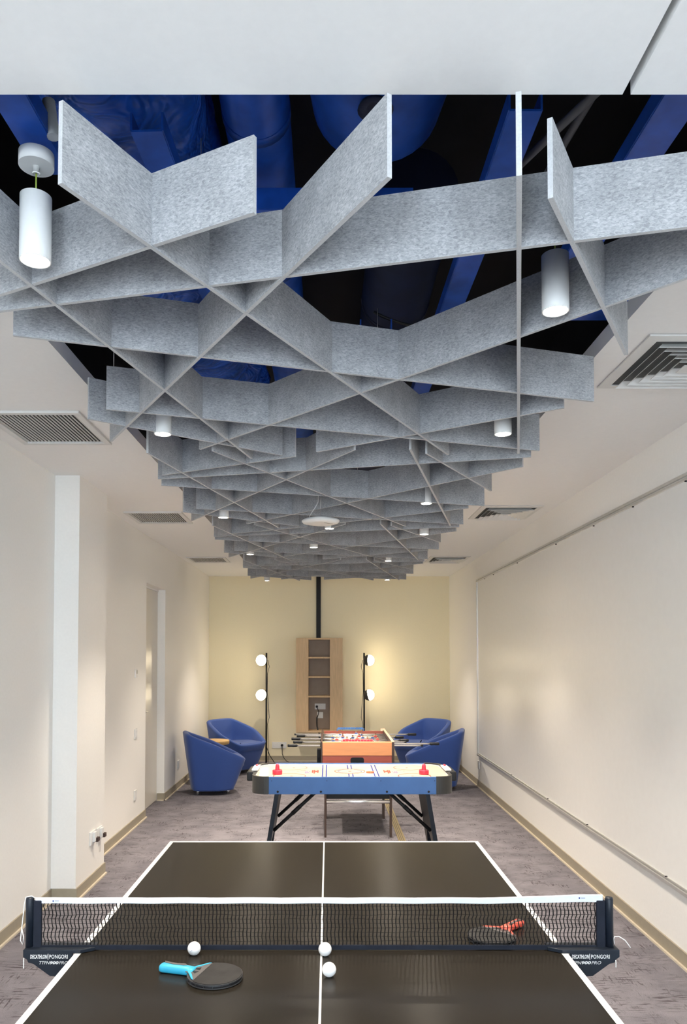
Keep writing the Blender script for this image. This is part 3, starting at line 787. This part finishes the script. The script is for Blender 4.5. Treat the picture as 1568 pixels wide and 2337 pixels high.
for j in range(n):
    k = (j + 1) % n
    rim.add([(*a_[j], zs), (*a_[k], zs), (*a_[k], zs + .006), (*a_[j], zs + .006), (*b_[j], zs), (*b_[k], zs), (*b_[k], zs + .004), (*b_[j], zs + .004)], [(3, 2, 6, 7), (4, 7, 6, 5)])
rim.build('white_rim', LINEW, t)
zp = zs + .0012
def flat_ring(cx, cy, r0, r1, a0=0, a1=360, n=48):
    mb = MB(); vs = []
    for i in range(n + 1):
        a = R(a0 + (a1 - a0) * i / n)
        for r_ in (r0, r1): vs.append((cx + r_ * math.cos(a), cy + r_ * math.sin(a), zp))
    return mb.add(vs, [(2 * i, 2 * i + 1, 2 * i + 3, 2 * i + 2) for i in range(n)])
PD = AD - .024
for x in (-.225, -.195, .175, .205): MB().box(x - .0045, x + .0045, -PD, PD, zs, zp).build('blue_line', LBLUE, sb)
for x in (-.022, .008):
    for a_, b_ in ((-PD, -.13), (.13, PD)): MB().box(x - .0045, x + .0045, a_, b_, zs, zp).build('blue_line', LBLUE, sb)
flat_ring(-.01, 0, .116, .122).build('centre_circle', LRED, sb); flat_ring(-.01, 0, .091, .096).build('centre_circle', LBLUE, sb)
MB().lathe([(.013, 0), (.013, .0006), (0, .0006)], (-.01, 0, zs), 20).build('face_off_dot', LRED, sb)
for sx in (-1, 1):
    for cy in (-.235, .185):
        cx = sx * .475
        flat_ring(cx, cy, .119, .1245, 200 if cy < -.2 and False else 0, 360).build('face_off_circle', LRED, sb) if cy > 0 else flat_ring(cx, cy, .119, .1245, -50, 230).build('face_off_circle', LRED, sb)
        MB().lathe([(.010, 0), (.010, .0006), (0, .0006)], (cx + sx * -.015, cy, zs), 16).build('face_off_dot', LRED, sb)
    # unreadable block print in red and violet with a small swoosh
    rnd = random.Random(3)
    m1, m2 = MB(), MB()
    for i in range(4):
        for j in range(5):
            if rnd.random() < .25: continue
            x = sx * (.262 + i * .014); y = -.10 + j * .036
            m1.box(x - .0055, x + .0055, y - .013, y + .013, zs, zp)
    for i in range(4):
        for j in range(3):
            if rnd.random() < .3: continue
            x = sx * (.325 + i * .011); y = -.085 + j * .036
            m2.box(x - .004, x + .004, y - .011, y + .011, zs, zp)
    m1.build('red_print', LRED, sb); m2.build('violet_print', LVIO, sb)
    MB().box(min(sx * .36, sx * .40), max(sx * .36, sx * .40), .03, .042, zs, zp).box(min(sx * .41, sx * .43), max(sx * .41, sx * .43), .0, .012, zs, zp).build('swoosh_print', mat('print_brown', (.35, .2, .15), .3), sb)
# legs: slanted boards with an arched cut-out, and diagonal braces
for sx in (-1, 1):
    mb = MB()
    prof = [(-.30, 0), (-.22, 0), (-.215, .06), (-.17, .20), (-.09, .28), (0, .30), (.09, .28), (.17, .20), (.215, .06), (.22, 0), (.30, 0), (.30, zb + .01), (-.30, zb + .01)]
    n = len(prof); th = .032
    def LP(y, z, o): return (sx * (.565 + (zb - z) * .165) + o, y, z)
    def strip(pa, mb=mb):
        vs = [LP(y, z, -th / 2) for y, z in pa] + [LP(y, z, th / 2) for y, z in pa]; k = len(pa)
        mb.add(vs, [tuple(range(k)), tuple(range(2 * k - 1, k - 1, -1))] + [(j, k + j, k + (j + 1) % k, (j + 1) % k) for j in range(k)])
    strip(prof)
    me_leg = mb.build('leg', NAVYP, t)
    for yy in (-.255, .255):
        xa = sx * (.565 + (zb - .355) * .165 - .02)
        MB().tube([(sx * .25, yy, zb + .02), ((sx * .25 + xa) / 2, yy, (zb + .02 + .355) / 2), (xa, yy, .355)], .0135, 10).build('brace', BLACKM, t)
        MB().tube([((sx * .25 + xa) / 2 - sx * .03, yy, (zb + .02 + .355) / 2 + .028), ((sx * .25 + xa) / 2 + sx * .03, yy, (zb + .02 + .355) / 2 - .028)], .0165, 10).build('brace_joint', BLACKM, t)
for (x, lab) in ((-.395, 'red air hockey pusher at the left end of the playfield'), (.735, 'red air hockey pusher at the right end of the playfield')):
    p = thing('pusher', lab, 'air hockey pusher', (x, 5.86, zs), 0, 'red air hockey pushers')
    MB().lathe([(0, 0), (.036, 0), (.038, .006), (.038, .030), (.035, .034), (.026, .034), (.024, .026), (0, .026)], n=32).build('base', RED, p)
    MB().lathe([(.019, .026), (.017, .034), (.0155, .055), (.015, .066), (.011, .076), (.005, .080), (0, .081)], n=24).build('knob', RED, p)
pk = MB().lathe([(0, 0), (.030, 0), (.032, .002), (.032, .006), (.030, .008), (0, .008)], n=32).build('puck', mat('puck_orange', (.72, .12, .05), .35))
pk.location = (.325, 5.94, zs)
tag(pk, 'flat red puck lying right of the centre circle of the air hockey table', 'puck')

# ------------------------------------------------------------------ foosball table
t = thing('foosball_table', 'wooden foosball table with orange front and chrome player rods', 'game table', (.267, 7.52, 0))
W2, L2 = .335, .575
z0, z1 = .60, .885
fr = MB(); fr.prism([(-L2, z0 + .16), (-L2, .882), (-L2 + .025, .886), (-L2 + .028, z0 + .16)], -W2 + .008, W2 - .022, 'x'); fr.build('end_panel', ORANGE, t, bevel=.002)
lo_ = MB().box(-W2 + .008, W2 - .022, -L2 + .004, -L2 + .028, z0, z0 + .16).build('lower_panel', BRICK, t)
hole = MB(); P = rrect(.062, .03, .022, 6); hole.prism([(x - .005, z + .714) for x, z in P], -L2 + .0015, -L2 + .0045, 'y'); hole.build('ball_hole', BLACKP, lo_)
MB().box(-W2 + .02, W2 - .02, L2 - .025, L2, z0, .872).build('end_panel', BRICK, t)
for sx in (-1, 1):
    x0_, x1_ = (-W2 - .004, -W2 + .012) if sx < 0 else (W2 - .024, W2)
    sw = MB().box(x0_, x1_, -L2 - .002, L2 + .002, z0 - .01, .884).build('side_wall', DWOOD, t, bevel=.002)
    MB().box(x0_, x1_, -L2, L2, .884, .888).build('top_edge', TANW if sx > 0 else DWOOD, sw)
MB().prism([(L2 - .03, .872), (L2 + .0, .872), (L2 + .0, .895), (L2 - .012, .897)], W2 - .05, W2, 'x').build('corner_block', TANW, t)
MB().box(-W2 + .014, W2 - .026, -L2 + .03, L2 - .03, z0 + .10, z0 + .115).build('pitch', PITCHM, t)
MB().box(-W2 + .014, W2 - .026, -L2 + .03, L2 - .03, z0 - .005, z0 + .01).build('bottom_board', BLACKP, t)
for (yy, zz, m_, xx0, xx1) in ((-L2 + .045, .893, RED, -.14, .14), (L2 - .02, .900, mat('score_blue', (.05, .17, .48), .4), -.17, .10)):
    sc = MB().tube([(xx0, yy, zz - .004), (xx1, yy, zz - .004)], .003, 6).build('score_wire', CHROME, t)
    bd = MB()
    nb = 10
    for i in range(nb):
        w = (xx1 - xx0) / nb; bd_ = MB().box(xx0 + i * w + .0015, xx0 + (i + 1) * w - .0015, yy - .010, yy + .010, zz - .012, zz + .010).build('score_bead', m_, sc)
    for xx in (xx0 - .006, xx1 + .006): MB().box(xx - .004, xx + .004, yy - .008, yy + .008, .872, zz).build('score_bracket', m_, sc)
# rods with handles and players; (y, left reach, right reach, handle side, players, colour, pulled)
zr = .842
RODS = [(-.49, -.578, .60, -1, 1, 0, 0.0), (-.35, -.32, .71, 1, 2, 0, .03), (-.21, -.54, .475, -1, 3, 1, -.05), (-.07, -.32, .45, 1, 5, 0, .02),
        (.07, -.57, .32, -1, 5, 1, -.02), (.21, -.36, .43, 1, 3, 0, .05), (.35, -.53, .36, -1, 2, 1, -.03), (.49, -.62, .59, 1, 1, 1, .03)]
pm = MB()
pm.box(-.010, .010, -.006, .006, -.012, .018, 0)
pm.prism([(-.008, -.012), (.008, -.012), (.007, -.060), (.010, -.074), (-.010, -.074), (-.007, -.060)], -.0055, .0055, 'y', 1)
pm.box(-.016, -.010, -.005, .005, -.012, .016, 0); pm.box(.010, .016, -.005, .005, -.012, .016, 0)
pm.ell((0, 0, .027), (.0085, .0085, .010), 10, 7, 2); pm.ell((0, .001, .031), (.0088, .009, .008), 10, 6, 3)
pr = pm.build('player', [PLRED, PLBLUE, SKIN, HAIRD], None); PM0 = pr.data; bpy.data.objects.remove(pr)
PM1 = PM0.copy(); PM1.materials[0] = PLBLUE; PM1.materials[1] = LINEW
for (yy, xl, xr, hs, np_, col, pull) in RODS:
    rod = MB().tube([(xl, 0, 0), (xr, 0, 0)], .0075, 10).build('rod', CHROME, t, loc=(0, yy, zr))
    xh = xl if hs < 0 else xr
    hpr = [(0, -.0), (.012, 0), (.0145, .01), (.013, .03), (.0145, .055), (.0135, .082), (.011, .088), (0, .088)]
    MB().lathe([(r_, (z - .088) * 1 if hs < 0 else z) for r_, z in hpr], (xh + (.02 if hs < 0 else -.02), 0, 0), 14, 0, 'x').build('handle', BLACKP, rod)
    xe = xr if hs < 0 else xl
    MB().lathe([(0, -.008), (.0095, -.008), (.0095, .008), (0, .008)], (xe, 0, 0), 10, 0, 'x').build('end_cap', BLACKP, rod)
    for i in range(np_):
        x = -.006 + pull + (0 if np_ == 1 else (i - (np_ - 1) / 2) * (.50 / max(np_, 3) if np_ > 2 else .22))
        o = bpy.data.objects.new('player', PM0 if col == 0 else PM1); C.objects.link(o); o.parent = rod; o.location = (x, 0, 0)
        o.rotation_euler = (random.uniform(-.25, .25), 0, 0)
    for xb_ in (-W2 - .004, W2): MB().lathe([(0, -.006), (.013, -.006), (.013, .006), (0, .006)], (xb_, 0, 0), 12, 0, 'x').build('bushing', BLACKP, rod)
# legs
for (xx, yy, w, d) in ((-.297, -.48, .020, .045), (.308, -.48, .022, .045), (-.297, .34, .022, .10), (.298, .34, .022, .10)):
    MB().box(xx - w / 2, xx + w / 2, yy - d / 2, yy + d / 2, 0, z0 - .01).build('leg', DWOOD, t, bevel=.002)
MB().box(-W2 - .04, -W2 - .006, -.42, -.33, .52, .80).build('leg_bracket', BLACKM, t, bevel=.003)
MB().tube([(-.287, -.492, .325), (.297, -.492, .325)], .017, 12).build('cross_bar', CHROME, t)
MB().box(-.287, .285, .29, .32, .33, .46).build('cross_board', BLACKP, t)
MB().box(-.287, .297, -.47, -.455, .348, .44).build('cross_board', BLACKP, t)

# ------------------------------------------------------------------ armchairs
def armchair_meshes():
    def loop(verts, hs, m=16, it=5):
        P = []
        k = len(verts)
        for i in range(k):
            a, b = verts[i], verts[(i + 1) % k]; ha, hb = hs[i], hs[(i + 1) % k]
            for j in range(m):
                q = j / m; P.append((a[0] + (b[0] - a[0]) * q, a[1] + (b[1] - a[1]) * q, ha + (hb - ha) * q))
        for _ in range(it * 3):
            P = [tuple((P[i - 1][c] + 2 * P[i][c] + P[(i + 1) % len(P)][c]) / 4 for c in range(3)) for i in range(len(P))]
        return P
    top = [(.27, .36), (.375, .04), (.26, -.335), (-.26, -.335), (-.375, .04), (-.27, .36)]
    hts = [.435, .60, .755, .755, .60, .435]
    bot = [(.215, .235), (.275, .03), (.205, -.245), (-.205, -.245), (-.275, .03), (-.215, .235)]
    T = loop(top, hts); B = loop(bot, [0.05] * 6); n = len(T)
    def inset(P, d):
        out = []
        for i in range(len(P)):
            a, b = P[i - 1], P[(i + 1) % len(P)]
            tx, ty = b[0] - a[0], b[1] - a[1]; l = math.hypot(tx, ty) or 1
            nx, ny = -ty / l, tx / l
            if nx * P[i][0] + ny * (P[i][1]) > 0: nx, ny = -nx, -ny
            out.append((P[i][0] + nx * d, P[i][1] + ny * d, P[i][2]))
        return out
    rings = []
    Bi = inset(B, .03)
    rings.append([(x, y, .05) for x, y, z in Bi]); rings.append([(B[i][0] * .99, B[i][1] * .99, .058) for i in range(n)]); rings.append([(x, y, .075) for x, y, z in B])
    for k in range(1, 7):
        q = k / 6.5; bl = .012 * math.sin(PI * q)
        rings.append([(B[i][0] + (T[i][0] - B[i][0]) * q + (T[i][0]) * bl * .5, B[i][1] + (T[i][1] - B[i][1]) * q + T[i][1] * bl * .5, .075 + (T[i][2] - .025 - .075) * q) for i in range(n)])
    for d, dz in ((0.0, -.018), (.006, -.006), (.018, 0), (.034, 0), (.050, -.008), (.060, -.024)):
        I = inset(T, d); rings.append([(I[i][0], I[i][1], T[i][2] + dz) for i in range(n)])
    I = inset(T, .085); rings.append([(I[i][0], I[i][1], .37 + (T[i][2] - .37) * .45) for i in range(n)])
    I = inset(T, .115); rings.append([(I[i][0], I[i][1], .36) for i in range(n)])
    mb = MB(); vs = [p for r_ in rings for p in r_]; K = len(rings)
    fs = [(k * n + j, k * n + (j + 1) % n, (k + 1) * n + (j + 1) % n, (k + 1) * n + j) for k in range(K - 1) for j in range(n)]
    fs += [tuple(range(n))[::-1], tuple(range((K - 1) * n, K * n))]
    mb.add(vs, fs, 0, True)
    shell = mb
    seat = [(.225, .345), (.295, .05), (.19, -.235), (-.19, -.235), (-.295, .05), (-.225, .345)]
    S = loop(seat, [0] * 6, 16, 3); mb = MB(); lv = [(0, .34), (0, .405), (.004, .425), (.014, .438), (.035, .446), (.10, .450)]
    vs = []
    for d, z in lv:
        I = inset(S, d); vs += [(x, y, z - .012 * max(0, -y) / .25) for x, y, _ in I]
    K = len(lv); fs = [(k * n + j, k * n + (j + 1) % n, (k + 1) * n + (j + 1) % n, (k + 1) * n + j) for k in range(K - 1) for j in range(n)]
    fs += [tuple(range(n))[::-1], tuple(range((K - 1) * n, K * n))]
    mb.add(vs, fs, 0, True)
    return shell, mb
sh, se = armchair_meshes()
def make_armchair(label, loc, rz):
    t = thing('armchair', label, 'armchair', loc, rz, 'blue tub armchairs'); t.scale = (1.06, 1.06, .985)
    return t
CH = [('blue tub armchair front left, turned with its back to the wall', (-1.425, 9.33, 0), R(-75)),
      ('blue tub armchair in the far left corner with its seat in view', (-1.345, 10.92, 0), R(-128)),
      ('blue tub armchair front right, its closed back beside the whiteboard', (1.365, 9.62, 0), R(78)),
      ('blue tub armchair in the far right corner behind the foosball rods', (1.36, 10.95, 0), R(132))]
shm = sem = ftm = None
for lab, loc, rz in CH:
    t = make_armchair(lab, loc, rz)
    if shm is None:
        a = sh.build('shell', CHAIRF, t); b = se.build('seat_cushion', CHAIRF, t); shm, sem = a.data, b.data
    else:
        for nm, me in (('shell', shm), ('seat_cushion', sem)):
            o = bpy.data.objects.new(nm, me); C.objects.link(o); o.parent = t
    for (x, y) in ((.15, .16), (-.15, .16), (.14, -.18), (-.14, -.18)):
        if ftm is None:
            o = MB().lathe([(0, 0), (.012, 0), (.012, .020), (.020, .028), (.020, .052), (0, .052)], n=14).build('foot', CHROME, t); ftm = o.data
        else:
            o = bpy.data.objects.new('foot', ftm); C.objects.link(o); o.parent = t
        o.location = (x, y, 0)

t = thing('side_table', 'small round honey oak side table between the left armchairs', 'side table', (-1.52, 10.12, 0))
MB().lathe([(0, .495), (.19, .495), (.195, .50), (.195, .54), (.19, .545), (0, .545)], n=40).build('table_top', OAKY, t)
MB().lathe([(0, .02), (.03, .02), (.03, .495), (0, .495)], n=20).build('stem', OAKY, t)
MB().lathe([(0, 0), (.15, 0), (.15, .015), (.03, .022), (0, .022)], n=36).build('base', OAKY, t)

# ------------------------------------------------------------------ floor lamps
def floor_lamp(label, x, y, sx, face):
    t = thing('floor_lamp', label, 'floor lamp', (x, y, 0), 0, 'black two-globe floor lamps')
    MB().lathe([(0, 0), (.125, 0), (.125, .010), (.02, .016), (0, .016)], n=36).build('base', BLACKM, t)
    MB().tube([(0, 0, .012), (0, 0, 1.71)], .0125, 12).build('pole', BLACKM, t)
    for k, zz in enumerate((1.597, 1.066)):
        c = Vector((sx * .072, face[1] * .028 - .012, zz)); d = Vector(face).normalized()
        if k == 1: d = Vector((face[0], face[1], face[2] + .22)).normalized()
        q = Vector((0, 0, 1)).rotation_difference(d).to_matrix().to_4x4(); M = Matrix.Translation(c) @ q
        r = .084
        gl = MB().lathe([(r * math.cos(R(a)), r * math.sin(R(a))) for a in range(0, 91, 6)], n=32).xform(M).build('globe_glass', GLOBE, t)
        sd = MB().lathe([(r * 1.02 * math.cos(R(a)), -r * 1.02 * math.sin(R(a))) for a in range(0, 91, 6)] , n=32).xform(M).build('globe_shade', mat('lamp_shade_black', (.035, .033, .030), .45), t)
        MB().tube([(0, 0, zz), tuple(c - d * r * .7)], .008, 8).build('arm', BLACKM, t)
    s = -1 if sx > 0 else 1
    MB().tube([(s * .02, 0, 1.60), (s * .045, 0, 1.50), (s * .018, 0, 1.40), (s * .014, 0, 1.1), (s * .03, 0, .95), (s * .045, 0, .72), (s * .02, 0, .62), (s * .03, 0, .3), (s * .03, -.02, .02)], .004, 6).build('cable', CABLE, t)
    MB().tube([(0, .02, .28), (s * .05, .03, .14), (s * .12, .05, .03), (s * .17, .07, .006)], .006, 6).build('cable', CABLE, t)
    return t
floor_lamp('black floor lamp with two globes facing the room, left of the wooden niche', -.955, 11.62, -1, (-.55, -1.0, 0.0))
floor_lamp('black floor lamp with two half-shaded globes, right of the wooden niche', .545, 11.62, 1, (1.0, -.28, 0.0))

# ------------------------------------------------------------------ wooden niche cabinet on the far wall
t = thing('niche_cabinet', 'light oak wall cabinet with an open shelf column on the far wall', 'cabinet', (-.1435, 11.88, .477))
hw_, H_, d0, d1 = .3605, 1.466, -.13, .12
def bx(nm, x0, x1, y0, y1, z0, z1, m): return MB().box(x0, x1, y0, y1, z0, z1).build(nm, m, t, bevel=.0015)
bx('side_panel', -hw_, -.1695, d0, d1, 0, H_, WOOD); bx('side_panel', .1635, hw_, d0, d1, 0, H_, WOOD)
bx('top_panel', -.1695, .1635, d0, d1, H_ - .026, H_, WOOD); bx('bottom_panel', -.1695, .1635, d0, d1, 0, .03, WOOD)
bx('back_panel', -.1695, .1635, d1 - .02, d1, .03, H_ - .026, WOODB)
for zz in (1.636, 1.337, 1.032): bx('shelf', -.1695, .1635, d0 + .004, d1 - .02, zz - .477 - .013, zz - .477 + .013, WOOD)

def socket(name, label, cat, loc, rz, w, h, kind='double', group=None):
    """wall plate: local -Y faces the room"""
    t = thing(name, label, cat, loc, rz, group)
    MB().box(-w / 2, w / 2, -.011, 0, -h / 2, h / 2).build('plate', WHITE, t, bevel=.003)
    if kind == 'switch':
        MB().box(-w * .3, w * .3, -.015, -.010, -h * .32, h * .32).build('rocker', WHITE, t, bevel=.002)
    elif kind == 'thermostat':
        MB().box(-w * .1, w * .38, -.0125, -.0105, -h * .05, h * .36).build('display', mat('lcd_grey', (.30, .30, .27), .3), t)
    else:
        nn = {'double': 2, 'single': 1, 'triple': 3}[kind]
        for i in range(nn):
            x = (i - (nn - 1) / 2) * w / (nn + .4)
            rec = MB().lathe([(h * .28, -.0125), (h * .31, -.0105)], (x, 0, 0), 20, 0, 'y').lathe([(0, -.0112), (h * .28, -.0112)], (x, 0, 0), 20, 0, 'y').build('socket_well', WHITE, t)
            for s_ in (-1, 1): MB().lathe([(0, -.0120), (h * .045, -.0120), (h * .045, -.0112)], (x + s_ * h * .11, 0, 0), 8, 0, 'y').build('pin_hole', BLACKP, rec)
    return t
t_ = socket('wall_socket', 'white socket strip with a black plug inside the oak niche', 'socket', (-.133, 11.979, .865), 0, .172, .092, 'triple')
t_ = socket('wall_plate', 'square white plate below the socket in the oak niche', 'socket', (-.135, 11.979, .73), 0, .095, .10, 'switch')
pc = thing('power_cable', 'black power cable plugged into the niche socket and hanging down', 'cable', (-.185, 11.965, .865))
MB().lathe([(.017, -.040), (.019, -.030), (.019, -.002)], n=14, axis='y').build('plug', BLACKP, pc)
MB().tube([(0, -.03, 0), (.012, -.05, -.03), (.030, -.055, -.08), (.020, -.055, -.13), (.002, -.06, -.17), (0, -.065, -.24), (.004, -.08, -.30), (.018, -.12, -.36), (.045, -.17, -.42), (.07, -.25, -.55), (.08, -.3, -.7), (.09, -.32, -.852)], [.006] * 4 + [.012] * 5 + [.007] * 3, 8).build('cord', CABLE, pc)
t_ = socket('wall_socket', 'white triple socket with a plugged cord low on the far wall', 'socket', (-.78, YF, .255), 0, .228, .10, 'triple')
pc = thing('power_cable', 'thin black cord plugged into the triple socket on the far wall', 'cable', (-.735, YF - .012, .255))
MB().lathe([(.018, -.042), (.020, -.030), (.020, 0)], n=14, axis='y').build('plug', BLACKP, pc)
MB().tube([(0, -.035, -.005), (.004, -.05, -.06), (.006, -.05, -.13), (.03, -.06, -.19), (.07, -.08, -.235), (.11, -.10, -.25)], .005, 8).build('cord', CABLE, pc)
tag(MB().box(-.195, -.125, YF - .045, YF - .001, 1.945, ZC - .001).build('conduit', BLACKM, bevel=.004), 'black vertical conduit between the baffles and the oak niche', 'conduit')
# left wall fittings
socket('thermostat', 'white wall thermostat with small display before the door', 'thermostat', (XL, 7.455, 1.50), PI / 2, .085, .085, 'thermostat')
socket('light_switch', 'white light switch below the thermostat', 'switch', (XL, 7.455, .905), PI / 2, .085, .10, 'switch')
socket('wall_socket', 'white single socket low on the wall under the light switch', 'socket', (XL, 7.455, .308), PI / 2, .085, .10, 'single')
socket('wall_socket', 'white single socket behind the front left armchair', 'socket', (XL, 9.59, .30), PI / 2, .085, .10, 'single')
socket('wall_socket', 'white single socket under the far end of the whiteboard', 'socket', (XR, 9.69, .28), -PI / 2, .085, .10, 'single')
for yy, zz, lab in ((5.567, .350, 'nearer of two white sockets with brown plugs on the pillar'), (5.735, .342, 'farther of two white sockets with brown plugs on the pillar')):
    s_ = socket('wall_socket', lab, 'socket', (-1.73, yy, zz), PI / 2, .125, .095, 'single', None)
    MB().box(-.02, .03, -.030, -.011, -.030, .040).build('cover', WHITE, s_, bevel=.003)
    MB().box(.005, .05, -.045, -.011, -.035, -.004).build('plug', mat('plug_brown', (.05, .025, .018), .4), s_, bevel=.004)
